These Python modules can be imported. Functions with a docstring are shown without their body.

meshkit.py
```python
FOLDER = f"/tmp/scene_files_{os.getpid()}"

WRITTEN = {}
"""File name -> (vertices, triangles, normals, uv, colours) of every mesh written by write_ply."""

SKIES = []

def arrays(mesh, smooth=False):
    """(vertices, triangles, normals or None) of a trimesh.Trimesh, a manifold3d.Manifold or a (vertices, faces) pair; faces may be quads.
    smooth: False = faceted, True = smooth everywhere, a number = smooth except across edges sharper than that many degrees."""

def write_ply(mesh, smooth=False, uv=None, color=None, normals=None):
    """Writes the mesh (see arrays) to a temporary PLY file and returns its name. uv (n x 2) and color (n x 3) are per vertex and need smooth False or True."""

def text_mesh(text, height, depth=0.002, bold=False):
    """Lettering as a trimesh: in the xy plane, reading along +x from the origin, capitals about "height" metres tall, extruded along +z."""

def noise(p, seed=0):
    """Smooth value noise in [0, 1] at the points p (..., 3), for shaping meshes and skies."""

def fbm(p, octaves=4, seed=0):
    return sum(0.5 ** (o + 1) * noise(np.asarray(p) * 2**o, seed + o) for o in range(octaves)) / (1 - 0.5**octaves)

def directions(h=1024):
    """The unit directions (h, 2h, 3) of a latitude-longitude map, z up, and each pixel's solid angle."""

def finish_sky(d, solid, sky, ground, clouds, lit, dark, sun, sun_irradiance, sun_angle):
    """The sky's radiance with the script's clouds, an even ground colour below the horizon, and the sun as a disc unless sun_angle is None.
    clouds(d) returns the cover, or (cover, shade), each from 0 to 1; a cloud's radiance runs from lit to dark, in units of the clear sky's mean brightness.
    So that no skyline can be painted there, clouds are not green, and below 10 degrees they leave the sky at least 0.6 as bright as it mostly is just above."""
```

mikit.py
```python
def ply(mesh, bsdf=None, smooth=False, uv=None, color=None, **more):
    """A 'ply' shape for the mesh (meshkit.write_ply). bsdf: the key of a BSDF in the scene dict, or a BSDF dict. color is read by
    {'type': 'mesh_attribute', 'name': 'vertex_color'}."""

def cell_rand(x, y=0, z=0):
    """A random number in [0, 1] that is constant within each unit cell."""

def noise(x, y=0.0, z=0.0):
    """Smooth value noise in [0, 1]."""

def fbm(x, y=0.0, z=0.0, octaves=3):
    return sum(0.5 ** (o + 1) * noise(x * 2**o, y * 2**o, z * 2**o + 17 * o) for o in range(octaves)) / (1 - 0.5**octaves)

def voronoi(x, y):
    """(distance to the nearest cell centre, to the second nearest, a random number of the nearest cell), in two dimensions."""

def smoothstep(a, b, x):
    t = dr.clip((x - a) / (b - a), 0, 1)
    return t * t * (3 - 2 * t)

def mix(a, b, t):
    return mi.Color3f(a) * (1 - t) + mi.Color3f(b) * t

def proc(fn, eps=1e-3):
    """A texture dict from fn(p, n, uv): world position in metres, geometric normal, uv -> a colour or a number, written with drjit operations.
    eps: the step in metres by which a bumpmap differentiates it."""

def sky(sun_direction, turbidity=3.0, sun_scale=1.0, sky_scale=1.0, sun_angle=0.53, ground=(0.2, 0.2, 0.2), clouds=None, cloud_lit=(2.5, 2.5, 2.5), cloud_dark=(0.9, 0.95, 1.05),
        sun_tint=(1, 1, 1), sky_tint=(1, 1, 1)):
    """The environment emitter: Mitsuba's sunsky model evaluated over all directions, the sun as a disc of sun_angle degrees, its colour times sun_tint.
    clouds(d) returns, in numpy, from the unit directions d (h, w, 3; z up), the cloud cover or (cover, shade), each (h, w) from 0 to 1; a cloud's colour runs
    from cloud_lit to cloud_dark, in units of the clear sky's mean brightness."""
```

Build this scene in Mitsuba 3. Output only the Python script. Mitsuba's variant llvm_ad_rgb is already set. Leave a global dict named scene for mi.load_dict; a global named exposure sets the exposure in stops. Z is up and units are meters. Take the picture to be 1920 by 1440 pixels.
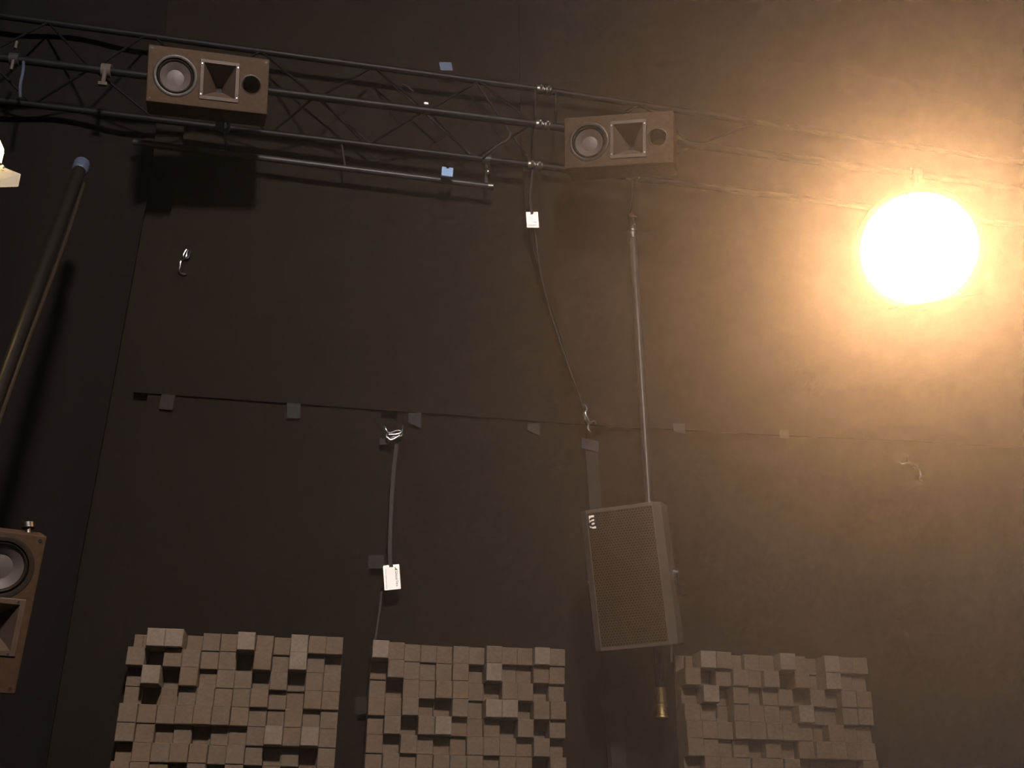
import math, random
import numpy as np, trimesh, mitsuba as mi, mikit, meshkit
from manifold3d import Manifold, Mesh
random.seed(7)
rng = np.random.default_rng(7)
T = mi.ScalarTransform4f
scene, labels = {'type': 'scene'}, {}

# ------------------------------------------------------------------ camera, light, exposure
FOC, YAW, PITCH, ROLL = 2050.0, 9.5, 23.8, 0.6
CAM = np.array([0.0, -3.42, 1.6])
_p, _t, _q = np.radians([YAW, PITCH, ROLL])
FW = np.array([math.sin(_p) * math.cos(_t), math.cos(_p) * math.cos(_t), math.sin(_t)])
_R0 = np.array([math.cos(_p), -math.sin(_p), 0.0])
_U0 = np.cross(_R0, FW)
UP = math.cos(_q) * _U0 - math.sin(_q) * _R0
RT = math.cos(_q) * _R0 + math.sin(_q) * _U0
scene['camera'] = {'type': 'perspective', 'fov': math.degrees(2 * math.atan(960 / FOC)), 'fov_axis': 'x', 'near_clip': 0.05, 'far_clip': 50.0,
                   'to_world': T().look_at(origin=CAM.tolist(), target=(CAM + FW).tolist(), up=UP.tolist())}
exposure = 4.0
KEY_POS, KEY_AIM, KEY_RAD, KEY_RGB = (0.15, -4.7, 4.6), (0.3, 0.0, 2.7), 0.17, (70.0, 60.5, 54.5)
SIDE_POS, SIDE_AIM, SIDE_RAD, SIDE_RGB = (0.9, -2.3, 5.4), (0.4, -0.1, 3.9), 0.08, (0.7, 1.1, 1.9)
LAMP_RGB = (10.2, 5.3, 2.25)
SMALL_LAMP_RGB = (0.60, 0.38, 0.12)
GLARE_DENSITY, GLARE_RADIUS, GLARE_G = 0.27, 1.28, 0.70
GLARE_AT = (0.40, 0.1, -0.80)


def P(x, y, Y=0.0):
    """World point on the plane y = Y that lies behind picture position (x, y) of the 1920 x 1440 photograph."""
    d = FW * FOC + RT * (x - 960) - UP * (y - 720)
    return CAM + d * ((Y - CAM[1]) / d[1])


# ------------------------------------------------------------------ materials
def rgb(*c):
    return {'type': 'rgb', 'value': [float(v) for v in c]}


def mat(name, color, rough=0.6, metallic=0.0, spec=0.4, two=True, bump=None, **more):
    b = {'type': 'principled', 'base_color': color if isinstance(color, dict) else rgb(*color), 'roughness': rough, 'metallic': metallic, **more}
    if not metallic:
        b['specular'] = spec
    if bump:
        b = {'type': 'bumpmap', 'arbitrary': bump[0], 'scale': bump[1], 'bsdf': b}
    scene[name] = {'type': 'twosided', 'bsdf': b} if two else b
    return name


def cloth_fn(p, n, uv):
    f = mikit.fbm(p.x * 2.3, p.y * 2.3, p.z * 2.3, 3)
    g = mikit.noise(p.x * 260, p.y * 260, p.z * 260)
    return mikit.mix((0.0086, 0.0070, 0.0056), (0.0116, 0.0095, 0.0077), f) * (0.86 + 0.28 * g)


def foam_fn(shift, a, b):
    def fn(p, n, uv):
        f = mikit.fbm(p.x * 9 + shift, p.y * 9, p.z * 9, 3)
        g = mikit.noise(p.x * 150, p.y * 150, p.z * 150 + shift)
        return mikit.mix(a, b, f) * (0.86 + 0.28 * g)
    return fn


def metal_fn(p, n, uv):
    f = mikit.fbm(p.x * 14, p.y * 14, p.z * 14, 3)
    return mikit.mix((0.010, 0.010, 0.011), (0.026, 0.026, 0.028), f)


def speaker_fn(p, n, uv):
    g = mikit.fbm(p.x * 90, p.y * 90, p.z * 90, 2)
    return mikit.mix((0.030, 0.0185, 0.0108), (0.045, 0.028, 0.0175), g)


def grille_fn(p, n, uv):
    """Perforated sheet: staggered round holes, uv in hole pitches."""
    import drjit as dr
    r = dr.floor(uv.y)
    odd = r - 2 * dr.floor(r / 2)
    fx = uv.x + 0.5 * odd
    fx = fx - dr.floor(fx) - 0.5
    fy = uv.y - r - 0.5
    d = dr.sqrt(fx * fx + fy * fy * 0.8)
    return mikit.mix((0.0012, 0.0008, 0.0006), (0.034, 0.022, 0.011), mikit.smoothstep(0.30, 0.40, d))


mat('cloth', mikit.proc(cloth_fn), 0.95, spec=0.03)
mat('dark_paint', (0.012, 0.011, 0.011), 0.9, spec=0.1)
mat('velvet', (0.0075, 0.0065, 0.006), 0.95, spec=0.02)
mat('floor_paint', (0.03, 0.028, 0.026), 0.7)
FOAM = [mat('foam_grey', mikit.proc(foam_fn(0.0, (0.080, 0.059, 0.041), (0.102, 0.078, 0.056))), 0.8, spec=0.3),
        mat('foam_warm', mikit.proc(foam_fn(5.0, (0.078, 0.053, 0.033), (0.102, 0.072, 0.047))), 0.75, spec=0.3),
        mat('foam_pale', mikit.proc(foam_fn(9.0, (0.105, 0.082, 0.060), (0.135, 0.108, 0.083))), 0.7, spec=0.35)]
mat('black_metal', mikit.proc(metal_fn), 0.4, spec=0.24)
mat('truss_metal', (0.004, 0.0038, 0.0042), 0.5, spec=0.16)
mat('steel', (0.62, 0.63, 0.66), 0.22, 1.0)
mat('dull_steel', (0.13, 0.125, 0.12), 0.4, 1.0)
mat('worn_black', (0.006, 0.005, 0.004), 0.35, spec=0.5)
mat('blue_lit_plastic', (0.20, 0.31, 0.50), 0.5)  # white plastic with bluish light mixed into its base colour
mat('slate_plastic', (0.055, 0.075, 0.12), 0.5)
mat('brass', (0.45, 0.33, 0.14), 0.36, 1.0)
mat('cabinet', mikit.proc(speaker_fn), 0.6, spec=0.08)
mat('grey_paint', (0.052, 0.046, 0.040), 0.6, spec=0.2)
mat('cone', (0.062, 0.052, 0.049), 0.5, spec=0.25)
mat('rubber', (0.016, 0.012, 0.009), 0.4, spec=0.16)
mat('horn', (0.048, 0.033, 0.024), 0.55, spec=0.25)
mat('port_black', (0.008, 0.008, 0.008), 0.8)
mat('grille', mikit.proc(grille_fn), 0.4, spec=0.3)
mat('white_plastic', (0.85, 0.84, 0.84), 0.45)
mat('badge_white', (0.75, 0.71, 0.66), 0.5)
mat('ink', (0.10, 0.10, 0.11), 0.8)
mat('ink_grey', (0.42, 0.41, 0.42), 0.8)
mat('ink_green', (0.16, 0.19, 0.05), 0.8)
mat('tape', (0.0075, 0.008, 0.0105), 0.6, spec=0.12)
mat('tape_strip', (0.016, 0.0145, 0.013), 0.6, spec=0.12)
mat('tape_light', (0.026, 0.028, 0.034), 0.6, spec=0.12)
mat('tape_red', (0.0085, 0.005, 0.0056), 0.6, spec=0.12)
mat('tape_green', (0.0055, 0.0068, 0.0052), 0.6, spec=0.12)
mat('tape_dark', (0.0085, 0.008, 0.0072), 0.6, spec=0.12)
mat('tape_brown', (0.009, 0.005, 0.003), 0.6, spec=0.12)
mat('webbing', (0.016, 0.0145, 0.013), 0.8)
mat('blue_plastic', (0.035, 0.045, 0.075), 0.4)
mat('lamp_black', (0.018, 0.018, 0.018), 0.5)
mat('lamp_enamel', (0.26, 0.23, 0.17), 0.6)

# ------------------------------------------------------------------ mesh helpers
cat = trimesh.util.concatenate


def from_manifold(m):
    k = m.to_mesh()
    return trimesh.Trimesh(np.array(k.vert_properties[:, :3]), np.array(k.tri_verts), process=False)


def rbox(sx, sy, sz, r=0.004, at=(0, 0, 0), seg=8):
    """Box with rounded edges, as a Manifold."""
    s = Manifold.sphere(r, seg)
    pts = [s.translate([a * (sx / 2 - r), b * (sy / 2 - r), c * (sz / 2 - r)]) for a in (-1, 1) for b in (-1, 1) for c in (-1, 1)]
    return Manifold.batch_hull(pts).translate(list(at))


def box(sx, sy, sz, at=(0, 0, 0), r=0.0):
    if r:
        return from_manifold(rbox(sx, sy, sz, r, at))
    m = trimesh.creation.box((sx, sy, sz))
    m.apply_translation(at)
    return m


def frame_to(d):
    d = np.asarray(d, float) / np.linalg.norm(d)
    a = np.cross(d, [0, 0, 1.0] if abs(d[2]) < 0.9 else [1.0, 0, 0])
    a /= np.linalg.norm(a)
    M = np.eye(4)
    M[:3, 0], M[:3, 1], M[:3, 2] = a, np.cross(d, a), d
    return M


def tube(a, b, r, sides=16):
    a, b = np.asarray(a, float), np.asarray(b, float)
    m = trimesh.creation.cylinder(r, np.linalg.norm(b - a), sections=sides)
    M = frame_to(b - a)
    M[:3, 3] = (a + b) / 2
    m.apply_transform(M)
    return m


def lathe(profile, a, b, sides=24):
    """Revolve (radius, t) with t in metres from point a towards b."""
    m = trimesh.creation.revolve(np.array(profile, float), sections=sides)
    M = frame_to(np.asarray(b, float) - np.asarray(a, float))
    M[:3, 3] = a
    m.apply_transform(M)
    m.fix_normals()
    return m


def wire(points, r, sides=8, n=None, closed=False):
    """Smooth round wire through the points."""
    from scipy.interpolate import CubicSpline
    p = np.asarray(points, float)
    if closed:
        p = np.vstack([p, p[:1]])
    s = np.concatenate([[0], np.cumsum(np.linalg.norm(np.diff(p, axis=0), axis=1))])
    cs = CubicSpline(s, p, bc_type='periodic' if closed else 'natural')
    t = np.linspace(0, s[-1], n or max(16, 10 * len(p)))
    c = cs(t)
    tg = cs(t, 1)
    tg /= np.linalg.norm(tg, axis=1, keepdims=True)
    nrm = np.cross(tg[0], [0.3, 1, 0.2])
    nrm /= np.linalg.norm(nrm)
    rings = []
    ang = np.arange(sides) * 2 * np.pi / sides
    for k in range(len(c)):
        nrm = nrm - tg[k] * (nrm @ tg[k])
        nrm /= np.linalg.norm(nrm)
        b = np.cross(tg[k], nrm)
        rings.append(c[k] + r * (np.cos(ang)[:, None] * nrm + np.sin(ang)[:, None] * b))
    v = np.vstack(rings + [c[:1], c[-1:]])
    f = []
    for i in range(len(c) - 1):
        for j in range(sides):
            a0, a1, b0, b1 = i * sides + j, i * sides + (j + 1) % sides, (i + 1) * sides + j, (i + 1) * sides + (j + 1) % sides
            f += [(a0, a1, b1), (a0, b1, b0)]
    e = len(c) * sides
    for j in range(sides):
        f += [(e, (j + 1) % sides, j), (e + 1, (len(c) - 1) * sides + j, (len(c) - 1) * sides + (j + 1) % sides)]
    return trimesh.Trimesh(v, np.array(f), process=False)


def slab(corners, normal, thick):
    """Flat sheet with thickness: polygon corners (any winding) pushed along normal."""
    c = np.asarray(corners, float)
    n = np.asarray(normal, float) / np.linalg.norm(normal)
    return trimesh.convex.convex_hull(np.vstack([c, c + n * thick]))


def Rm(yaw, pitch, roll):
    a, b, c = yaw, pitch, roll
    Rz = np.array([[math.cos(a), -math.sin(a), 0], [math.sin(a), math.cos(a), 0], [0, 0, 1]])
    Rx = np.array([[1, 0, 0], [0, math.cos(b), -math.sin(b)], [0, math.sin(b), math.cos(b)]])
    Ry = np.array([[math.cos(c), 0, math.sin(c)], [0, 1, 0], [-math.sin(c), 0, math.cos(c)]])
    return Rz @ Rx @ Ry


def pose(center, yaw, pitch, roll):
    M = np.eye(4)
    M[:3, :3] = Rm(yaw, pitch, roll)
    M[:3, 3] = center
    return M


def moved(m, M):
    m = m.copy()
    m.apply_transform(M)
    return m


# ------------------------------------------------------------------ scene helpers
def numbered(name):
    def used(k):
        return k in scene or k in labels or any(s.startswith(k + '__') for s in scene)
    if not used(name):
        return name
    i = 1
    while used(f'{name}_{i:03d}'):
        i += 1
    return f'{name}_{i:03d}'


def put(name, mesh, material, parent=None, smooth=35, label=None, **more):
    key = numbered(parent + '__' + name if parent else name)
    scene[key] = mikit.ply(mesh, material, smooth, **more)
    if label:
        labels[key] = {'label': label}
    return key


def thing(name, label, category, group=None):
    key = numbered(name)
    labels[key] = {'label': label, 'category': category}
    if group:
        labels[key]['group'] = group
    return key


def one(name, mesh, material, label, category, group=None, smooth=35, **more):
    key = put(name, mesh, material, None, smooth, **more)
    labels[key] = {'label': label, 'category': category}
    if group:
        labels[key]['group'] = group
    return key


def struct(name, mesh, material, label):
    key = put(name, mesh, material, None, False)
    labels[key] = {'label': label, 'category': name.split('_')[0], 'kind': 'structure'}
    return key


# ------------------------------------------------------------------ the room shell
X0, X1, Y1, Y0, ZC = -1.7, 4.3, 0.08, -7.6, 5.7
struct('floor', box(X1 - X0, Y1 - Y0, 0.1, ((X0 + X1) / 2, (Y0 + Y1) / 2, -0.05)), 'floor_paint', 'dark painted studio floor')
struct('ceiling', box(X1 - X0, Y1 - Y0, 0.1, ((X0 + X1) / 2, (Y0 + Y1) / 2, ZC + 0.05)), 'dark_paint', 'black painted ceiling')
struct('wall_back', box(X1 - X0 + 0.2, 0.1, ZC, ((X0 + X1) / 2, Y1 + 0.05, ZC / 2)), 'cloth', 'black cloth covered back wall behind the drapes')
struct('wall_left', box(0.1, Y1 - Y0, ZC, (X0 - 0.05, (Y0 + Y1) / 2, ZC / 2)), 'velvet', 'black cloth covered left wall')
struct('wall_right', box(0.1, Y1 - Y0, ZC, (X1 + 0.05, (Y0 + Y1) / 2, ZC / 2)), 'cloth', 'black cloth covered right wall')
struct('wall_front', box(X1 - X0 + 0.2, 0.1, ZC, ((X0 + X1) / 2, Y0 - 0.05, ZC / 2)), 'dark_paint', 'black wall behind the viewer')


# ------------------------------------------------------------------ drapes
def along(pts, n):
    p = np.asarray(pts, float)
    s = np.concatenate([[0], np.cumsum(np.linalg.norm(np.diff(p, axis=0), axis=1))])
    t = np.linspace(0, s[-1], n)
    return np.stack([np.interp(t, s, p[:, k]) for k in range(p.shape[1])], 1)


def drape(left, right, Y, label, fold, nu=90, nv=70, thick=0.004, name='drape', category='drape', material='cloth'):
    """Hanging cloth between two edges given by picture positions, top to bottom, on the plane Y; fold(u, v, X, Z) pushes it along y."""
    L = along([P(x, y, Y) for x, y in left], nv)
    R = along([P(x, y, Y) for x, y in right], nv)
    u = np.linspace(0, 1, nu)
    g = L[:, None] * (1 - u[None, :, None]) + R[:, None] * u[None, :, None]
    vv = np.linspace(0, 1, nv)[:, None] + 0 * u[None]
    g[..., 1] += fold(u[None] + 0 * vv, vv, g[..., 0], g[..., 2])
    back = g.copy()
    back[..., 1] += thick
    a = np.arange(nv * nu).reshape(nv, nu)
    q = np.stack([a[:-1, :-1], a[1:, :-1], a[1:, 1:], a[:-1, 1:]], -1).reshape(-1, 4)
    n = nv * nu
    rim = np.concatenate([a[0, :], a[1:, -1], a[-1, -2::-1], a[-2:0:-1, 0]])
    nx = np.roll(rim, -1)
    side = np.stack([rim, nx, nx + n, rim + n], -1)
    quads = np.vstack([q, q[:, ::-1] + n, side])
    v = np.vstack([g.reshape(-1, 3), back.reshape(-1, 3)])
    f = np.vstack([quads[:, [0, 1, 2]], quads[:, [0, 2, 3]]])
    m = trimesh.Trimesh(v, f, process=False)
    from scipy.interpolate import LinearNDInterpolator
    near = LinearNDInterpolator(g.reshape(-1, 3)[:, [0, 2]], g.reshape(-1, 3)[:, 1], fill_value=Y)
    one(name, m, material, label, category, 'black stage drapes covering the back wall', smooth=40)

    def on(x, y, off=0.0):
        """The point of this drape behind picture position (x, y), off metres in front of it."""
        q = P(x, y, Y)
        for _ in range(4):
            q = P(x, y, float(near(q[0], q[2])) - off)
        return q
    return on


def soft(seed, amp, kx=3.0, kz=0.5):
    def fold(u, v, X, Z):
        return amp * (meshkit.fbm(np.stack([X * kx, Z * kz, 0 * X], -1), 3, seed) - 0.5)
    return fold


def bump1(x, c, w):
    return np.exp(-((x - c) / w) ** 2)


G = 'black stage drapes covering the back wall'
# lower row, behind the hem of the upper row
LOW_L = drape([(285, 700), (90, 1700)], [(718, 720), (712, 831), (697, 1032), (640, 1700)], 0.051,
      'lower black drape behind the leftmost foam block panel', soft(1, 0.010))
LOW_M = drape([(746, 720), (744, 831), (727, 1032), (702, 1192), (655, 1700)], [(1068, 740), (1080, 900), (1108, 1440), (1118, 1700)], 0.0505,
      'lower black drape behind the middle foam block panel', soft(2, 0.010))
LOW_R = drape([(1094, 740), (1108, 900), (1140, 1440), (1152, 1700)], [(2250, 770), (2450, 1700)], 0.051,
      'lower black drape behind the rightmost foam block panel', soft(3, 0.010))
# upper row


def fold_left(u, v, X, Z):
    return 0.010 * (meshkit.fbm(np.stack([X * 2.5, Z * 0.5, 0 * X], -1), 3, 5) - 0.5)


def fold_right(u, v, X, Z):
    # the free edge beside the diagonal stands off and rolls forward a little
    k = np.clip((v - 0.40) / 0.2, 0, 1)   # flush with its neighbour above the truss
    return 0.035 * (1 - k) * np.exp(-u / 0.10) + k * (-0.022 * np.exp(-u / 0.02) + 0.012 * np.exp(-((u - 0.06) / 0.03) ** 2)) + 0.02 * (meshkit.fbm(np.stack([X * 2.0, Z * 0.5, 0 * X], -1), 3, 8) - 0.5)


UP_L = drape([(390, -160), (335, 330), (290, 540), (250, 735)], [(1120, -60), (1090, 330), (1090, 560), (1120, 798)], 0.040,
      'upper left black drape with a taped hem behind the speakers', fold_left)
UP_R = drape([(975, -80), (980, 330), (985, 430), (1010, 520), (1050, 640), (1092, 775), (1093, 796)], [(2300, 20), (2250, 400), (2240, 855)], -0.005,
      'upper right black drape with a slanting left edge behind the hanging pole', fold_right)
# corner drape left of the dark gap


def fold_corner(u, v, X, Z):
    return 0.026 * np.sin(u * 15 + 0.6 * np.sin(3 * v)) * (0.4 + 0.6 * v)


CORNER = drape([(-260, -160), (-420, 700), (-560, 1700)], [(330, -160), (283, 330), (215, 700), (150, 1050), (40, 1700)], 0.02,
      'pleated black corner drape left of all foam block panels', fold_corner, nu=140, material='velvet')


# ------------------------------------------------------------------ foam block diffusers
G1 = [[-1, 4, 4, 0, 2, 2, 4, 2, 1, 3.5, 3, 3],
      [3, 0, 3, 3, 2, 2, 0, 3, .6, 4, 2, 1],
      [1, 4, 0, 3, 1, 2, 2, .5, 2, 1, 2.3, 2],
      [1, 0, 1, 1.8, 2, 2, 2, 2.8, 1, .6, 2.5, 2.2],
      [3, 2.5, 2.4, 2.5, 3, 2.5, 2.3, 2, .7, 2.3, 1.3, 1.7],
      [3, 2.2, 1, 1.4, 0, 1, 1.1, 2, 4, 2.7, 3.8, 2],
      [1, 3, 2.9, 3, 3, 1.5, 2.8, 1.5, 1, 1, .4, 2],
      [3.4, 3, 2.5, 0, 3, .4, 2.7, 0, 1.2, .3, 1.4, 2.1],
      [2, 1, 3, 2, 1, 3, 2, 2.6, 0, 3, 2, 1], [0, 2, 1, 3, 2, 0, 3, 1, 2, 2, 3, 2]]
G2 = [[4, 2.9, 2, 2, 1.5, 2, 1.6, 3.3, 2.6, 2.5, 3.7, 3],
      [1.3, 3.3, 2, 1.5, 1.5, 2.5, .4, 3.5, 1.7, 1.3, 2.6, 2.7],
      [1, .6, 2.3, 1.7, 2.7, 2.7, 1.2, 1, 3.3, 2.9, .6, 2],
      [2, 1.7, 3, 0, .4, 3, .7, 3.5, 3.5, .6, 3, 3.4],
      [1.2, 2.6, .2, 3, 3.5, 2, 1.3, 2, .6, 3, 0, 2.7],
      [1.5, .6, 2.7, 1.7, 1.2, 1.4, 2.3, 2.2, 1.7, 1.7, 3, 1],
      [1.5, 2.7, 2, 2, 2.5, 2.2, 2.4, 1.5, 2, 2, .7, 3],
      [2.5, 1, 3, 2, 1.5, 3, 0, 2, 3, 1, 2, 2.4],
      [2, 2.4, 1, 3, 2, 1, 2, 3, 1, 2, 3, 1], [1, 3, 2, 1, 3, 2, 1, 2, 3, 1, 2, 3]]
G3 = [[-1, 3.5, 3.3, 1, 2, 1.8, 4, 2.3, .9, 3.5, 3.2, 3],
      [3, .2, 2.7, 3.3, 2.4, 3.2, .3, 3.3, .5, 3.5, 2.3, 1.8],
      [1, 3.7, .2, 3, 1.2, 2.2, 2.2, .5, 2.6, 1.5, 3, 3],
      [2, 1.8, .6, 2.6, 2.5, 2.4, 1.3, 3.6, 1.6, .8, 2.8, 2.8],
      [2.5, 2.4, 2, 2.7, 2.8, 2.8, 2.8, 2.5, .7, 2.7, 1.8, 1.8],
      [2.7, 2, 1, 1.6, .4, 2, 1, 2.4, 3.2, 3, 2.6, 2.5],
      [.7, 2.5, 2.5, 2, 2.5, 2, 2.7, .9, 1, 1, .9, 2.7],
      [3, 2.6, 2.2, .5, 2, 1, 2.6, .3, 1.3, .4, 1.5, 2.2],
      [2, 1, 3, 2, 1, 3, 2, 2.6, 0, 3, 2, 1], [0, 2, 1, 3, 2, 0, 3, 1, 2, 2, 3, 2]]


def bevel_block(sx, sz, d, b=0.0018):
    """Foam block with a bevelled front: local x right, z up, front at -d; open bevel of b."""
    v = np.array([[0, 0, 0], [sx, 0, 0], [sx, 0, sz], [0, 0, sz],
                  [0, -d + b, 0], [sx, -d + b, 0], [sx, -d + b, sz], [0, -d + b, sz],
                  [b, -d, b], [sx - b, -d, b], [sx - b, -d, sz - b], [b, -d, sz - b]], float)
    f = [(0, 2, 1), (0, 3, 2)]
    for i in range(4):
        j = (i + 1) % 4
        f += [(i, j, 4 + j), (i, 4 + j, 4 + i), (4 + i, 4 + j, 8 + j), (4 + i, 8 + j, 8 + i)]
    f += [(8, 9, 10), (8, 10, 11)]
    return trimesh.Trimesh(v, np.array(f), process=False)


def diffuser(grid, corner, cx, cz, label, group='foam block sound diffusers on the back wall', base=0.022, step=0.024):
    """corner: world x, z of the panel's upper left corner."""
    t = thing('sound_diffuser', label, 'sound diffuser', group)
    rows, cols = len(grid), len(grid[0])
    x0, z0 = corner
    yb = 0.018
    put('back_board', box(cols * cx, 0.016, rows * cz, (x0 + cols * cx / 2, yb + 0.008, z0 - rows * cz / 2)), FOAM[1], t, False)
    for r in range(rows):
        for c in range(cols):
            h = grid[r][c]
            if h < 0:
                m = bevel_block(cx * 0.45, cz * 0.9, base)
                m.apply_translation((x0 + (c + 0.55) * cx, yb, z0 - (r + 1) * cz))
            else:
                d = base + step * (h + rng.uniform(-0.12, 0.12))
                m = bevel_block(cx * rng.uniform(0.975, 0.995), cz * rng.uniform(0.975, 0.995), d)
                m.apply_transform(trimesh.transformations.rotation_matrix(rng.uniform(-0.012, 0.012), (0, 1, 0)))
                m.apply_translation((x0 + c * cx + rng.uniform(0, 0.0008), yb, z0 - (r + 1) * cz + rng.uniform(0, 0.0008)))
            k = FOAM[2] if h > 3.4 else FOAM[int(rng.integers(0, 2))]
            put('block', m, k, t, False)
    return t


FD = -(0.022 + 0.024 * 3 - 0.018)
c = P(240, 1212, FD)
diffuser(G1, (c[0], c[2] + 0.0525), 0.0513, 0.0525, 'foam block sound diffuser panel, leftmost of the three, beside the dark corner')
c = P(699, 1200, FD - 0.015)
diffuser(G2, (c[0], c[2]), 0.0494, 0.0530, 'foam block sound diffuser panel between the other two, below the hanging white label')
c = P(1284, 1251, FD)
diffuser(G3, (c[0], c[2] + 0.0525), 0.0513, 0.0525, 'foam block sound diffuser panel right of the speaker with the perforated grille')

# ------------------------------------------------------------------ truss
CH = dict(top=-0.06, mid=-0.20, low=-0.06)


def truss(label, ends, nodes_top, nodes_low, caps):
    t = thing('lighting_truss', label, 'truss', None)
    line = {}
    for k, (a, b) in ends.items():
        A, B = P(*a, CH[k]), P(*b, CH[k])
        line[k] = (A, B)
        put('chord', tube(A, B, {'top': 0.0125, 'mid': 0.0145, 'low': 0.0125}[k], 20), 'truss_metal', t)

    def on(k, x):
        (a, b) = ends[k]
        s = (x - a[0]) / (b[0] - a[0])
        return P(x, a[1] + s * (b[1] - a[1]), CH[k])
    for xm, xt in nodes_top:
        put('brace', tube(on('mid', xm), on('top', xt), 0.0042, 10), 'truss_metal', t)
    for xm, xl in nodes_low:
        put('brace', tube(on('mid', xm), on('low', xl), 0.0042, 10), 'truss_metal', t)
    for xt, xl in [(490, 700), (700, 890), (890, 1000)] if caps else []:
        put('brace', tube(on('top', xt), on('low', xl), 0.0042, 10), 'truss_metal', t)
    return t, on


tr, onL = truss('black triangular lighting truss behind the speaker with the pale cone at upper left',
                dict(top=((-150, 9), (1018, 168.7)), mid=((-150, 89), (1016, 234.5)), low=((-150, 170), (1000, 310))),
                [(-30, 90), (170, 90), (175, 272), (385, 290), (390, 488), (592, 490), (597, 700), (797, 702), (803, 897), (1000, 900)],
                [(-30, 60), (170, 62), (175, 290), (385, 292), (390, 505), (590, 508), (597, 686), (797, 690), (803, 884), (1000, 888)], True)
tr2, onR = truss('black triangular lighting truss running right towards the bright lamp',
                 dict(top=((1022, 169.3), (2000, 317)), mid=((1022, 235.3), (2000, 364)), low=((1008, 311), (2000, 434))),
                 [(1100, 1200), (1300, 1205), (1305, 1420)], [(1100, 1180), (1300, 1185)], False)
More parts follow.
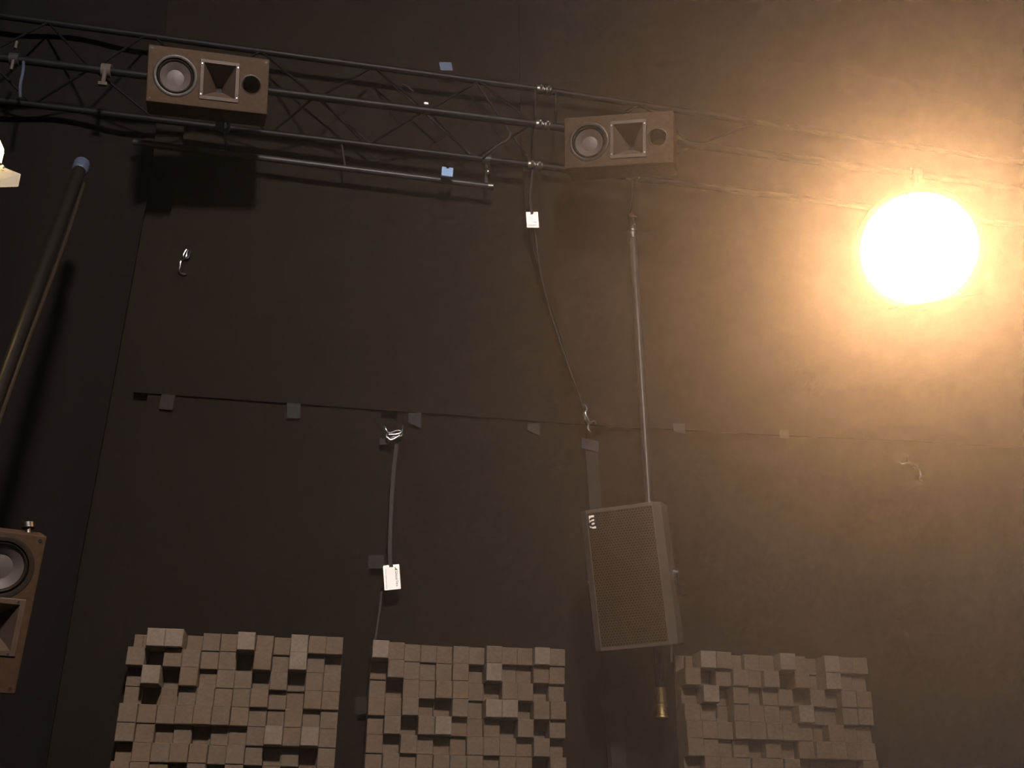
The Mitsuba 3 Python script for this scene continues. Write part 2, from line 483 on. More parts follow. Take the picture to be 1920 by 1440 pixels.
# connectors at the joint belong to the left truss
for k, x in (('top', 1020), ('mid', 1018), ('low', 1003)):
    A, B = onL(k, x - 14), onL(k, x + 14)
    d = (B - A) / np.linalg.norm(B - A)
    L = np.linalg.norm(B - A)
    prof = [(0.0, 0), (0.0165, 0), (0.0185, 0.006), (0.0185, L * 0.42), (0.014, L * 0.46), (0.014, L * 0.54), (0.0185, L * 0.58), (0.0185, L - 0.006), (0.0165, L), (0.0, L)]
    cn = put('connector', lathe(prof, A, B), 'dull_steel', tr, label='dull steel coupler')
    for s in (0.25, 0.75):
        q = A + d * L * s + np.array([0, -0.017, -0.004])
        put('pin', cat([tube(q + [0, 0.004, 0], q - [0, 0.010, 0], 0.0045, 10), trimesh.creation.icosphere(2, 0.0055).apply_translation(q - [0, 0.010, 0])]), 'steel', cn)
for x in (1004, 1043):
    a, b = (onL('top', x), onL('mid', x)) if x < 1016 else (onR('top', x), onR('mid', x))
    put('end_strut', tube(a, b, 0.004, 10), 'dull_steel', tr)
a, b = onL('mid', 1000), onL('low', 992)
put('end_strut', tube(a, b, 0.004, 10), 'truss_metal', tr)

# curtain pipe below the truss
A, B = P(250, 266, -0.05), P(925, 350.5, -0.05)
pk = thing('curtain_pipe', 'thin dark curtain pipe hanging just below the left truss', 'pipe')
put('tube', tube(A, B, 0.011, 18), 'black_metal', pk)
d = (B - A) / np.linalg.norm(B - A)
put('end_cap', lathe([(0, 0), (0.013, 0), (0.013, 0.018), (0.010, 0.022), (0.0, 0.022)], B - d * 0.02, B), 'dull_steel', pk, label='worn steel end cap')
# clamp holding the pipe to the lower chord
ck = thing('pipe_clamp', 'small steel clamp under the lower truss tube above the curtain pipe end', 'clamp')
q = onL('low', 912)
put('jaw', lathe([(0.0135, 0), (0.018, 0), (0.018, 0.03), (0.0135, 0.03), (0.0135, 0)], q - d * 0.015, q + d * 0.015), 'black_metal', ck)
put('hanger', box(0.012, 0.006, 0.085, q + [0.002, 0.005, -0.058], 0.002), 'black_metal', ck)
put('bolt', cat([trimesh.creation.icosphere(2, 0.008).apply_scale((1, 1, 1.3)).apply_translation(P(915, 322, -0.075)), tube(P(915, 322, -0.075), P(914, 309, -0.075), 0.004, 8)]), 'steel', ck, label='shiny round bolt head')
for xx in (640, 420):
    pq = A + (B - A) * ((xx - 250) / 675.0)
    qq = onL('low', xx)
    put('hanger', tube(qq, pq, 0.004, 8), 'black_metal', pk)
# loose cable tail on the truss
one('cable_tail', wire([P(958, 248, -0.16), P(950, 264, -0.17), P(935, 272, -0.17), P(920, 284, -0.15), P(906, 298, -0.09)], 0.0042), 'webbing',
    'short loose grey cable tail sticking up from the lower truss tube', 'cable')
one('cable_tail', wire([P(755, 159, -0.12), P(766, 164, -0.15), P(775, 172, -0.15)], 0.003), 'webbing', 'tiny loose cable end between the upper truss tubes', 'cable')
one('glint_chip', box(0.016, 0.006, 0.008, onL('mid', 798) + [0, -0.015, 0.02], 0.002), 'white_plastic', 'tiny white chip imitating a glint on the middle truss tube', 'painted glint')  # white chip in place of a bright glint on the tube

# left corner pole
pl = thing('steel_pole', 'slanting worn steel pole at the left edge of the picture', 'pole')
A, B = P(152, 312, -0.45), P(-60, 890, -1.0)
put('tube', tube(A, B, 0.0185, 24), 'worn_black', pl)
d = (B - A) / np.linalg.norm(B - A)
put('coupler', lathe([(0, -0.035), (0.012, -0.035), (0.016, -0.02), (0.023, -0.018), (0.024, 0.02), (0.0195, 0.028), (0.0, 0.028)], A, A + d), 'blue_plastic', pl, label='bluish end coupler')
o = np.array([0.027, -0.004, 0.0])
one('cable', wire([A + o + d * 0.1, A + o + d * 0.4 + [0.004, 0, 0], A + o + d * 0.8, B + o], 0.005, n=40), 'rubber', 'thin cable running along the slanting pole at the left', 'cable')
# dim rigging bits at far left
rk = thing('truss_clamp', 'dim clamp on the truss left of the speaker with the bluish clamp', 'clamp')
q = onL('mid', 200)
put('jaw', lathe([(0.0155, 0), (0.024, 0), (0.024, 0.032), (0.0155, 0.032), (0.0155, 0)], q - [0.016, 0, 0], q + [0.016, 0, 0]), 'grey_paint', rk)
put('bolt', cat([tube(q + [0.0, -0.02, -0.012], q + [0.004, -0.03, -0.075], 0.007, 10), box(0.03, 0.014, 0.014, q + [0.004, -0.03, -0.08], 0.003)]), 'grey_paint', rk)
rk = thing('truss_clamp', 'dim clamp on the truss at the far upper left edge', 'clamp')
q = onL('mid', 28)
put('jaw', lathe([(0.0155, 0), (0.022, 0), (0.022, 0.03), (0.0155, 0.03), (0.0155, 0)], q - [0.015, 0, 0], q + [0.015, 0, 0]), 'black_metal', rk)
put('strap', wire([P(44, 116, -0.24), P(42, 140, -0.26), P(38, 160, -0.26), P(38, 182, -0.24)], 0.005), 'blue_plastic', rk)
put('bolt', cat([tube(q + [0, -0.02, 0.03], q + [0, -0.02, 0.06], 0.005, 8), tube(q + [0.003, -0.02, -0.02], q + [0.003, -0.02, -0.06], 0.005, 8)]), 'grey_paint', rk)


# ------------------------------------------------------------------ two-way speakers
SW, SH, SD = 0.377, 0.184, 0.155


def monitor(center, yaw, pitch, roll, W, H, label, vertical=False, bracket='none'):
    """Two-way speaker lying on its side: woofer left, square horn, round port right. Local x right, z up, front at y = 0 facing -y."""
    t = thing('loudspeaker', label, 'loudspeaker', 'two-way loudspeakers with square horns')
    M = pose(center, yaw, pitch, roll)
    if vertical:
        M = M @ trimesh.transformations.rotation_matrix(math.pi / 2, (0, 1, 0))
    wx, wr = (0.228 - 0.5) * W, 0.064
    hx, hw, hh = (0.59 - 0.5) * W, 0.124, 0.132
    px_, pr = (0.855 - 0.5) * W, 0.029
    body = rbox(W, SD, H, 0.004, (0, SD / 2, 0))

    def cyl(x, r, depth):
        return Manifold.cylinder(depth, r, r, 48).rotate([-90, 0, 0]).translate([x, -0.001, 0])
    body = body - cyl(wx, wr, 0.075) - cyl(px_, pr, 0.12)
    hole = rbox(hw, 0.11, hh, 0.003, (hx, 0.052, 0))
    body = body - hole
    put('cabinet', moved(from_manifold(body), M), 'cabinet', t)
    # woofer
    def rev(profile, x):
        m = trimesh.creation.revolve(np.array(profile, float), sections=56)
        m.apply_transform(trimesh.transformations.rotation_matrix(math.pi / 2, (1, 0, 0)))   # z -> -y
        m.apply_translation((x, 0, 0))
        m.fix_normals()
        return moved(m, M)
    cone = [(0.0, -0.0215), (0.010, -0.0220), (0.020, -0.0232), (0.0265, -0.0245), (0.028, -0.0225), (0.034, -0.0180), (0.040, -0.0135), (0.0475, -0.0085), (0.0475, -0.012), (0.020, -0.030), (0, -0.032), (0.0, -0.0215)]
    w = put('woofer', rev(cone, wx), 'cone', t, label='pale grey cone')
    sur = [(0.0475, -0.010), (0.0495, -0.0045), (0.0525, -0.002), (0.0555, -0.0045), (0.0575, -0.010), (0.0575, -0.014), (0.0475, -0.014), (0.0475, -0.010)]
    put('surround', rev(sur, wx), 'rubber', w)
    ring = [(0.0578, -0.012), (0.0578, 0.0015), (0.0635, 0.0028), (0.0685, 0.0015), (0.0690, -0.0005), (0.0638, -0.0005), (0.0638, -0.012), (0.0578, -0.012)]
    put('trim_ring', rev(ring, wx), 'rubber', w)
    # horn: rim plate and four curved flares into a small throat
    n = 9
    s = np.linspace(0, 1, n)
    curve = 1 - (1 - (1 - s) ** 1.0)   # straight flares
    vs, fs = [], []
    for i, q in enumerate(s):
        k = (1 - q) ** 1.12
        a, b, y = 0.009 + (hw / 2 - 0.012 - 0.009) * k, 0.010 + (hh / 2 - 0.012 - 0.010) * k, -0.002 + 0.095 * q
        vs += [(hx - a, y, -b), (hx + a, y, -b), (hx + a, y, b), (hx - a, y, b)]
    for i in range(n - 1):
        for j in range(4):
            a0, a1, b0, b1 = 4 * i + j, 4 * i + (j + 1) % 4, 4 * (i + 1) + j, 4 * (i + 1) + (j + 1) % 4
            fs += [(a0, b1, a1), (a0, b0, b1)]
    flare = trimesh.Trimesh(np.array(vs), np.array(fs), process=False)
    plate = from_manifold(rbox(hw, 0.006, hh, 0.0025, (hx, -0.001, 0)) - Manifold.cube([hw - 0.024, 0.03, hh - 0.024], True).translate([hx, 0, 0]))
    hn = put('horn', moved(cat([plate, flare]), M), 'horn', t, smooth=25)
    put('throat', moved(box(0.018, 0.004, 0.020, (hx, 0.094, 0)), M), 'port_black', hn, False)
    for sx in (-1, 1):
        for sz in (-1, 1):
            put('screw', moved(tube((hx + sx * (hw / 2 - 0.006), -0.0055, sz * (hh / 2 - 0.016)), (hx + sx * (hw / 2 - 0.006), -0.002, sz * (hh / 2 - 0.016)), 0.0022, 10), M), 'steel', hn)
    # port: flared rim and dark tube
    rim = [(pr - 0.003, -0.10), (pr - 0.003, -0.004), (pr - 0.0015, -0.001), (pr + 0.0015, 0.0008), (pr + 0.004, 0.0004), (pr + 0.004, -0.001), (pr - 0.0005, -0.003), (pr - 0.0005, -0.10), (pr - 0.003, -0.10)]
    po = put('port', rev(rim, px_), 'rubber', t)
    put('liner', rev([(0.0, -0.101), (pr - 0.003, -0.101), (pr - 0.003, -0.104), (0, -0.104), (0.0, -0.101)], px_), 'port_black', po)
    for sx in (-1, 1):
        for sz in (-1, 1):
            c0 = (sx * (W / 2 - 0.012), -0.0015, sz * (H / 2 - 0.012))
            put('corner_screw', moved(tube(c0, (c0[0], 0.001, c0[2]), 0.004, 12), M), 'rubber', t)
    return t, M


s1, M1 = monitor(P(*np.mean([(281, 82), (507, 112), (502, 214), (275, 190)], 0), -0.47), 0.1332, 0.3611, -0.0815, SW, SH,
                 'black two-way speaker hung on the truss at upper left, bluish clamp below')
s2, M2 = monitor(P(*np.mean([(1058, 222), (1260, 206), (1260, 305), (1059, 315)], 0), -0.47), -0.403, 0.3088, 0.0695, SW * 0.985, SH * 0.975,
                 'black two-way speaker on the truss above the hanging pole')
SPK3 = np.array([-0.7154, -0.90, 2.095])
s3, M3 = monitor(SPK3, 0.33, 0.29, -0.008, 0.345, 0.162, 'upright two-way speaker cut off by the left edge, below the slanting pole', vertical=True)
# mounting clamps of the truss speakers
for (s, q0, col, name) in ((s1, (418, 236), 'blue_plastic', 'bluish clamp'), (s2, (1187, 328), 'dull_steel', 'worn steel clamp')):
    q = P(*q0, -0.09)
    b = put('clamp', cat([lathe([(0.0135, 0), (0.022, 0), (0.022, 0.045), (0.0135, 0.045), (0.0135, 0)], q - [0.022, 0, -0.003], q + [0.023, 0, -0.003]),
                          box(0.030, 0.03, 0.022, q + [0.0, -0.025, 0.014], 0.004), box(0.012, 0.012, 0.05, q + [-0.004, -0.022, -0.008], 0.003)]), col, s, label=name)
    put('bolt', tube(q + [0.012, -0.03, -0.008], q + [0.013, -0.032, -0.032], 0.004, 10), 'steel', b)
    # arm from the clamp to the cabinet's rear bottom
    top = (pose((0, 0, 0), 0, 0, 0) @ np.r_[q, 1])[:3]
    Ms = M1 if s is s1 else M2
    rear = (Ms @ np.array([0.01, SD * 0.9, -SH / 2 + 0.01, 1]))[:3]
    put('arm', tube(q + [0, -0.02, 0.015], rear, 0.008, 10), 'black_metal', s)
q = (M3 @ np.array([-0.345 / 2 - 0.010, 0.05, -0.03, 1]))[:3]
put('mount_bolt', cat([lathe([(0, 0), (0.006, 0), (0.006, 0.012), (0.014, 0.012), (0.015, 0.024), (0.0, 0.024)], P(53, 1000, -0.86), P(53, 990, -0.86))]), 'dull_steel', s3, label='pinkish grey mounting knob')
# stand-off from the upright speaker to the corner pole
put('bracket', tube((M3 @ np.array([0, SD - 0.01, 0.0, 1]))[:3], (M3 @ np.array([0, SD - 0.01, 0.0, 1]))[:3] + np.array([-0.10, 0.25, 0.0]), 0.012, 12), 'black_metal', s3)

# ------------------------------------------------------------------ hanging pole and grille speaker
PY = -0.16
hp = thing('hanging_pole', 'dark steel pole hanging from the truss behind the speaker with the perforated grille', 'pole')
A, B = P(1186, 432, PY), P(1238, 1292, PY)
d = (B - A) / np.linalg.norm(B - A)
put('tube', tube(A, B, 0.0138, 24), 'black_metal', hp)
tc = put('coupler', lathe([(0, -0.075), (0.006, -0.072), (0.0095, -0.05), (0.0095, -0.034), (0.014, -0.032), (0.0165, -0.026), (0.0165, -0.004), (0.0175, -0.002), (0.0185, 0.003), (0.0175, 0.008), (0.0145, 0.012), (0.0145, 0.035), (0, 0.035)], A, A + d), 'dull_steel', hp, label='steel spigot coupler')
put('bolt', trimesh.creation.icosphere(2, 0.0045).apply_translation(A - d * 0.014 + [0.003, -0.017, 0]), 'steel', tc)
q = A - d * 0.055
put('clip', wire([q + np.array(v) * 0.011 for v in ((-1.15, -1, 0.1), (-0.5, -1, 0.55), (0.1, -1, 0.05), (0.8, -1, -0.3), (1.5, -1, -0.15))] , 0.0016, 6)
    , 'steel', tc, label='small steel safety clip')
put('clip', wire([q + np.array(v) * 0.011 for v in ((-1.15, -1, 0.1), (-0.5, -1, -0.35), (0.1, -1, 0.1), (0.8, -1, -0.1), (1.3, -1, -0.5))], 0.0016, 6), 'steel', tc)
bc = put('coupler', lathe([(0, -0.004), (0.0145, -0.004), (0.0158, 0.0), (0.0158, 0.042), (0.0185, 0.045), (0.0188, 0.051), (0.017, 0.054), (0.017, 0.076), (0.0188, 0.078), (0.0188, 0.083), (0.014, 0.085), (0, 0.080)], B, B + d), 'brass', hp, label='brass coloured end coupler')
put('hole', tube(B + d * 0.063 + [0.004, -0.0165, 0], B + d * 0.063 + [0.004, -0.0175, 0], 0.004, 12), 'port_black', bc)
put('stub', tube(P(1187, 333, -0.10), A - d * 0.06, 0.006, 10), 'lamp_black', hp)
# speaker
GW, GH, GD = 0.243, 0.408, 0.206
gs = thing('grille_speaker', 'black speaker with perforated grille and small letter badge on the hanging pole', 'loudspeaker')
MG = pose((0.848, -0.4, 2.3718), -0.4949, 0.198, -0.0418)
CHF = 0.020
shell = Manifold.batch_hull([rbox(GW - 2 * CHF, 0.01, GH, 0.002, (0, 0.005, 0)), rbox(GW, GD * 0.5, GH, 0.003, (0, CHF + GD * 0.25, 0)), rbox(GW * 0.62, GD * 0.5, GH, 0.004, (0, GD * 0.75, 0))])
shell = shell - Manifold.cube([GW - 2 * CHF - 0.008, 0.02, GH - 0.020], True)
put('cabinet', moved(from_manifold(shell), MG), 'grey_paint', gs, smooth=20)
# slightly bowed grille sheet with its own uv for the perforation
nu, nv = 24, 3
gu, gv = np.meshgrid(np.linspace(-0.5, 0.5, nu), np.linspace(-0.5, 0.5, nv))
gw, gh = GW - 2 * CHF - 0.009, GH - 0.021
front = np.stack([gu * gw, 0.001 - 0.004 * (1 - (2 * gu) ** 2), gv * gh], -1).reshape(-1, 3)
a = np.arange(nu * nv).reshape(nv, nu)
qd = np.stack([a[:-1, :-1], a[:-1, 1:], a[1:, 1:], a[1:, :-1]], -1).reshape(-1, 4)
bk = front + [0, 0.0012, 0]
V = np.vstack([front, bk])
F = np.vstack([qd[:, [0, 1, 2]], qd[:, [0, 2, 3]], qd[:, [0, 2, 1]] + nu * nv, qd[:, [0, 3, 2]] + nu * nv])
gm = trimesh.Trimesh(V, F, process=False)
uvg = np.vstack([np.stack([(gu * gw / 0.0085 + 100).ravel(), (gv * gh / 0.0074 + 100).ravel()], 1)] * 2)
gm.apply_transform(MG)
put('grille', gm, 'grille', gs, smooth=True, uv=uvg, label='brown black perforated metal grille')
# badge: white plate with the letter a
bx, bz = -GW / 2 + CHF + 0.018, GH / 2 - 0.036
bd = put('badge', moved(cat([box(0.016, 0.003, 0.036, (bx, -0.006, bz), 0.001), box(0.0125, 0.0045, 0.006, (bx + 0.0045, -0.0062, bz - 0.0185), 0.001)]), MG), 'badge_white', gs, label='small white badge with a dark letter a')
lt = meshkit.text_mesh('a', 0.0335, 0.0012, bold=True)
lt.apply_transform(trimesh.transformations.rotation_matrix(math.pi / 2, (1, 0, 0)))
lt.apply_translation(-lt.bounds.mean(0) + np.array([bx + 0.0035, -0.0080, bz - 0.002]))
put('letter', moved(lt, MG), 'port_black', bd, False)
# side knob and yoke
for sx in (1, -1):
    kb = lathe([(0, 0), (0.011, 0), (0.012, 0.003), (0.012, 0.008), (0.009, 0.011), (0.006, 0.011), (0.006, 0.016), (0.0, 0.017)], (sx * (GW / 2 - 0.001), GD * 0.42, 0.0), (sx * GW, GD * 0.42, 0.0))
    put('side_knob', moved(kb, MG), 'steel', gs, label='chrome side bolt')
ym = cat([box(0.004, 0.03, 0.07, (GW / 2 + 0.004, GD * 0.47, -0.03), 0.0015), box(0.004, 0.03, 0.07, (-GW / 2 - 0.004, GD * 0.47, -0.03), 0.0015),
          box(0.004, GD * 0.7, 0.03, (GW / 2 + 0.004, GD * 0.8, -0.05), 0.0015), box(0.004, GD * 0.7, 0.03, (-GW / 2 - 0.004, GD * 0.8, -0.05), 0.0015),
          box(GW + 0.012, 0.004, 0.03, (0, GD * 1.14, -0.05), 0.0015)])
put('yoke', moved(ym, MG), 'black_metal', gs)
q = P(1228, 1085, PY)
put('pole_clamp', lathe([(0.0143, 0), (0.022, 0), (0.022, 0.04), (0.0143, 0.04), (0.0143, 0)], q, q + d), 'black_metal', gs)
put('handle', tube(P(1258, 1196, PY - 0.02), P(1258.5, 1241, PY - 0.02), 0.0042, 10), 'steel', gs, label='thin shiny clamp handle below the cabinet')

# ------------------------------------------------------------------ tapes on the drapes
def tape(corners, on, material, label, off=0.0012, group=None, thick=0.0012):
    cs = [on(x, y, off) for x, y in corners]
    return one('tape_piece', slab(cs, (0, -1, 0), thick), material, label, 'tape', group, smooth=False)


tape([(303, 739), (329, 741), (323, 769), (298, 767)], UP_L, 'tape_red', 'reddish grey tape square on the drape hem, leftmost of the hem row')
tape([(538, 756), (564, 757), (563, 785), (538, 784)], UP_L, 'tape_green', 'greenish grey tape square on the drape hem, second from the left')
tape([(766, 774), (790, 774), (789, 803), (765, 793)], UP_L, 'tape', 'grey tape piece right above the looped steel clip')
tape([(990, 794), (1013, 794), (1011, 817), (989, 807)], UP_L, 'tape_strip', 'grey tape piece on the hem left of the slanting steel clip')
tape([(1262, 794), (1284, 794), (1285, 813), (1263, 809)], UP_R, 'tape_light', 'faint grey tape square just right of the hanging pole')
tape([(1461, 806), (1478, 806), (1480, 822), (1462, 821)], UP_R, 'tape_light', 'faint grey tape square below the bright lamp, rightmost of the hem row')
tape([(1091, 820), (1123, 828), (1122, 848), (1090, 840)], LOW_R, 'tape_light', 'wide grey tape piece under the slanting steel clip', 0.003)
tape([(1098, 846), (1121, 850), (1133, 1010), (1110, 1010)], LOW_R, 'tape_strip', 'long dark tape strip down from the wide tape to the grille speaker')
tape([(691, 1041), (720, 1041), (719, 1066), (690, 1066)], LOW_L, 'tape_dark', 'dark grey tape square left of the white lettered label')
tape([(666, 1308), (688, 1305), (688, 1338), (668, 1340)], LOW_L, 'tape_brown', 'brownish tape square between the left and middle foam panels')
tape([(712, 822), (734, 822), (731, 834), (711, 834)], LOW_M, 'tape_brown', 'small brown tape under the looped steel clip')
tape([(1137, 1284), (1166, 1292), (1183, 1560), (1155, 1560)], LOW_R, 'tape_strip', 'long grey tape strip left of the brass end coupler')
tape([(1124, 1307), (1168, 1303), (1172, 1330), (1131, 1339)], LOW_R, 'tape_strip', 'short grey tape crossing the long strip left of the brass coupler', 0.003)


# ------------------------------------------------------------------ white labels on cords
def tag(corners, Y, label, material='white_plastic', notch=True, tilt=0.0):
    """Plastic label: picture corners TL, TR, BR, BL on plane Y, with a cord notch in the top edge. tilt leans its top out of the plane. Returns key and its local frame."""
    tl, tr_, br, bl = [P(x, y, Y - (tilt if i > 1 else 0)) for i, (x, y) in enumerate(corners)]
    ux, w = (tr_ - tl) / np.linalg.norm(tr_ - tl), np.linalg.norm(tr_ - tl)
    uz0 = (tl - bl)
    h = np.linalg.norm(uz0)
    uz = uz0 / h
    n = np.cross(ux, uz)
    n /= np.linalg.norm(n)
    if n[1] > 0:
        n = -n
    from shapely.geometry import Polygon, box as sbox
    pg = sbox(0, 0, w, h).buffer(-0.0025).buffer(0.0025)
    if notch:
        pg = pg.difference(sbox(w * 0.385, h - 0.0075, w * 0.615, h + 0.01))
    m = trimesh.creation.extrude_polygon(pg, 0.0025, engine='earcut')
    M = np.eye(4)
    M[:3, 0], M[:3, 1], M[:3, 2], M[:3, 3] = ux, uz, n, bl
    k = thing('hanging_label', label, 'label', 'white plastic labels hanging on the drapes')
    put('plate', moved(m, M), material, k, False)
    return k, M, w, h


k, M, w, h = tag([(718, 1061), (748.5, 1058), (752, 1104), (721, 1107.5)], -0.02, 'white hanging label with dark lettering above the middle foam panel')
tx = meshkit.text_mesh('ShowTex', 0.0088, 0.0004)
tx.apply_translation(-tx.bounds.mean(0))
sc = (h * 0.62) / (tx.bounds[1][0] - tx.bounds[0][0])
tx.apply_scale((sc, sc, 1))
tx.apply_transform(trimesh.transformations.rotation_matrix(-math.pi / 2, (0, 0, 1)))
tx.apply_translation((w * 0.80, h * 0.42, 0.0028))
put('lettering', moved(tx, M), 'ink', k, False, label='dark printed word')
lg = trimesh.creation.extrude_polygon(__import__('shapely').geometry.Polygon([(0, 0), (0.009, 0), (0, 0.011)]), 0.0004, engine='earcut')
lg.apply_translation((w * 0.72, h * 0.765, 0.0026))
put('emblem', moved(lg, M), 'ink_green', k, False, label='small olive green triangle')
ds = []
y = h * 0.06
r2 = random.Random(3)
while y < h * 0.84:
    l_ = r2.uniform(0.002, 0.006)
    ds.append(box(0.0018, l_, 0.0003, (w * 0.155, y + l_ / 2, 0.0027)))
    y += l_ + 0.0012
put('small_print', moved(cat(ds), M), 'ink_grey', k, False, label='pale grey line of small print')

k, M, w, h = tag([(986, 398), (1008.5, 398), (1011.5, 427), (988, 427.5)], -0.075, 'small white label on a cord beside the shadow of the right speaker')
ds = []
y = w * 0.10
while y < w * 0.78:
    l_ = r2.uniform(0.002, 0.005)
    ds.append(box(l_, 0.0028, 0.0003, (y + l_ / 2, h * 0.155, 0.0027)))
    y += l_ + 0.0010
put('small_print', moved(cat(ds), M), 'ink_grey', k, False, label='grey line of small print')
put('small_print', moved(cat([box(0.0035, 0.0026, 0.0003, (w * (0.66 + 0.06 * i), h * 0.34, 0.0027)) for i in range(3)]), M), 'ink_grey', k, False)
tag([(829, 313.5), (850, 316), (849, 332), (827.5, 329.5)], -0.085, 'white notched label with blue light in its colour, under the lower truss tube, above the curtain pipe', 'blue_lit_plastic', tilt=0.016)
tag([(823, 117), (846, 117.5), (847, 135), (826, 132.5)], -0.03, 'bluish grey label above the top truss tube', 'slate_plastic', notch=False)

# cords and straps
one('cord', wire([P(999, 318, -0.075), P(996, 345, -0.078), P(994, 372, -0.08), P(997, 402, -0.0785)], 0.0036), 'webbing', 'thin cord from the truss joint down to the small white label', 'cord')
one('cord', wire([P(1003, 424, -0.05), P(1012, 500, -0.055), P(1040, 610, -0.06), P(1075, 710, -0.06), P(1094, 764, -0.06)], 0.0024, n=40), 'webbing',
    'thin cord running slantwise to the slanting steel clip', 'cord')


def strap(pts, Y, wd, label, material='webbing'):
    pts = np.array([P(x, y, Y) for x, y in pts])
    v, f = [], []
    for q in pts:
        v += [q + [-wd / 2, 0, 0], q + [wd / 2, 0, 0], q + [wd / 2, 0.002, 0], q + [-wd / 2, 0.002, 0]]
    for i in range(len(pts) - 1):
        for j in range(4):
            a0, a1, b0, b1 = 4 * i + j, 4 * i + (j + 1) % 4, 4 * i + 4 + j, 4 * i + 4 + (j + 1) % 4
            f += [(a0, b0, b1), (a0, b1, a1)]
    e = 4 * (len(pts) - 1)
    f += [(0, 1, 2), (0, 2, 3), (e, e + 2, e + 1), (e, e + 3, e + 2)]
    m = trimesh.Trimesh(np.array(v), np.array(f), process=False)
    m.fix_normals()
    return one('strap', m, material, label, 'strap', smooth=False)


strap([(744, 832), (738, 884), (734, 940), (732, 990), (731, 1030), (732, 1066)], 0.0, 0.0125, 'narrow webbing strap from the looped steel clip to the white lettered label')
strap([(716, 1108), (711, 1150), (704, 1200)], 0.02, 0.006, 'thin strap tail below the white lettered label')

# ------------------------------------------------------------------ steel clips
def clip(paths, on, r, label, closed=()):
    ms = []
    for i, pth in enumerate(paths):
        ms.append(wire([on(x, y, r - z * 0.9 - 0.004) for (x, y, z) in pth], r, 8, closed=i in closed))
    return one('steel_clip', cat(ms), 'steel', label, 'clip', 'bent steel wire clips on the drapes')


clip([[(721, 799, -.01), (724, 806, -.015), (728, 811, -.012), (740, 808.5, -.012), (752, 808.5, -.012), (754.5, 813, -.014), (751, 818, -.016), (741, 819, -.016), (733, 821.5, -.014), (729, 824, -.012), (725.5, 820, -.012), (726, 814, -.01)],
      [(756, 798, -.008), (754.5, 804, -.014), (753, 810, -.018), (741, 814.5, -.02), (729, 815, -.02)],
      [(727, 820, -.02), (732, 824.5, -.02), (742, 821, -.02), (750, 816.5, -.018)]], UP_L, 0.0032, 'bent steel wire clip with a loop above the webbing strap')
clip([[(1096, 759, -.005), (1100, 765, -.012), (1100, 769, -.014), (1098, 772, -.014), (1102, 784, -.014), (1107, 792.5, -.014), (1111, 790, -.014), (1115, 790, -.014), (1117, 794, -.006)],
      [(1094.5, 773, -.01), (1099, 783, -.018), (1106, 794.5, -.018)],
      [(1095, 776, -.01), (1099, 790, -.014), (1103.5, 798, -.014), (1102, 801, -.014), (1104, 806, -.014), (1107.5, 809.5, -.014), (1110.5, 808.5, -.006)]], UP_R, 0.0030,
     'slanting bent steel wire clip above the wide tape piece')
clip([[(1687, 867, -.004), (1691, 870, -.012), (1700, 868, -.016), (1703, 868, -.016), (1712, 873, -.016), (1720, 878, -.016), (1724, 882, -.012), (1726, 892, -.008), (1724, 899, -.010), (1729, 902, -.004)],
      [(1695, 853, -.004), (1702, 858, -.012), (1703, 864, -.016), (1704, 867, -.018), (1713, 871, -.018), (1720, 875, -.018), (1719, 878, -.018), (1712, 875, -.018)]], LOW_R, 0.0030,
     'bent steel wire clip on the drape below the bright lamp')
clip([[(352, 467, -.01), (356, 469, -.016), (355, 477, -.018), (351, 484, -.018), (345, 483, -.016), (346, 474, -.016), (350, 468, -.018)],
      [(353, 469, -.02), (350, 476, -.022), (348, 483, -.02), (340, 488, -.012), (338, 498, -.01), (336, 507, -.012), (341, 513, -.014), (347, 514, -.012), (349, 512, -.006)]], UP_L, 0.0034,
     'bent steel wire clip alone on the dark drape at left')


# ------------------------------------------------------------------ lamps
def emitter(col):
    return {'type': 'area', 'radiance': rgb(*col)}


LC = P(1722, 466, -1.2)
LR = 0.142
lm = thing('stage_lamp', 'glaring warm white round stage lamp at the right', 'stage lamp')
n = CAM + np.array([0.0, 0.0, 0.05]) - LC
n = n / np.linalg.norm(n)
# slightly domed lens, deep can behind it, front ring, rear cap
dome = [(0.0, 0.030), (LR * 0.35, 0.027), (LR * 0.65, 0.019), (LR * 0.88, 0.008), (LR, 0.0), (LR, -0.006), (0.0, -0.006), (0.0, 0.030)]
put('lens', lathe(dome, LC, LC + n, 56), 'white_plastic', lm, 30, label='glowing warm white lens', emitter=emitter(LAMP_RGB))
put('can', lathe([(0.0, -0.30), (LR * 0.7, -0.30), (LR * 0.95, -0.25), (LR * 1.06, -0.10), (LR * 1.08, 0.0), (LR * 1.01, 0.0), (LR * 1.01, -0.09), (LR * 0.9, -0.24), (0.0, -0.28), (0.0, -0.30)], LC, LC + n, 48), 'lamp_black', lm)
put('front_ring', lathe([(LR * 1.00, -0.004), (LR * 1.10, -0.004), (LR * 1.10, 0.012), (LR * 1.00, 0.012), (LR * 1.00, -0.004)], LC, LC + n, 56), 'lamp_black', lm)
lx = np.cross(n, [0, 0, 1.0])
lx /= np.linalg.norm(lx)
lz = np.cross(lx, n)
lx = -lx if lx[0] < 0 else lx
lz = lz if lz[2] > 0 else -lz
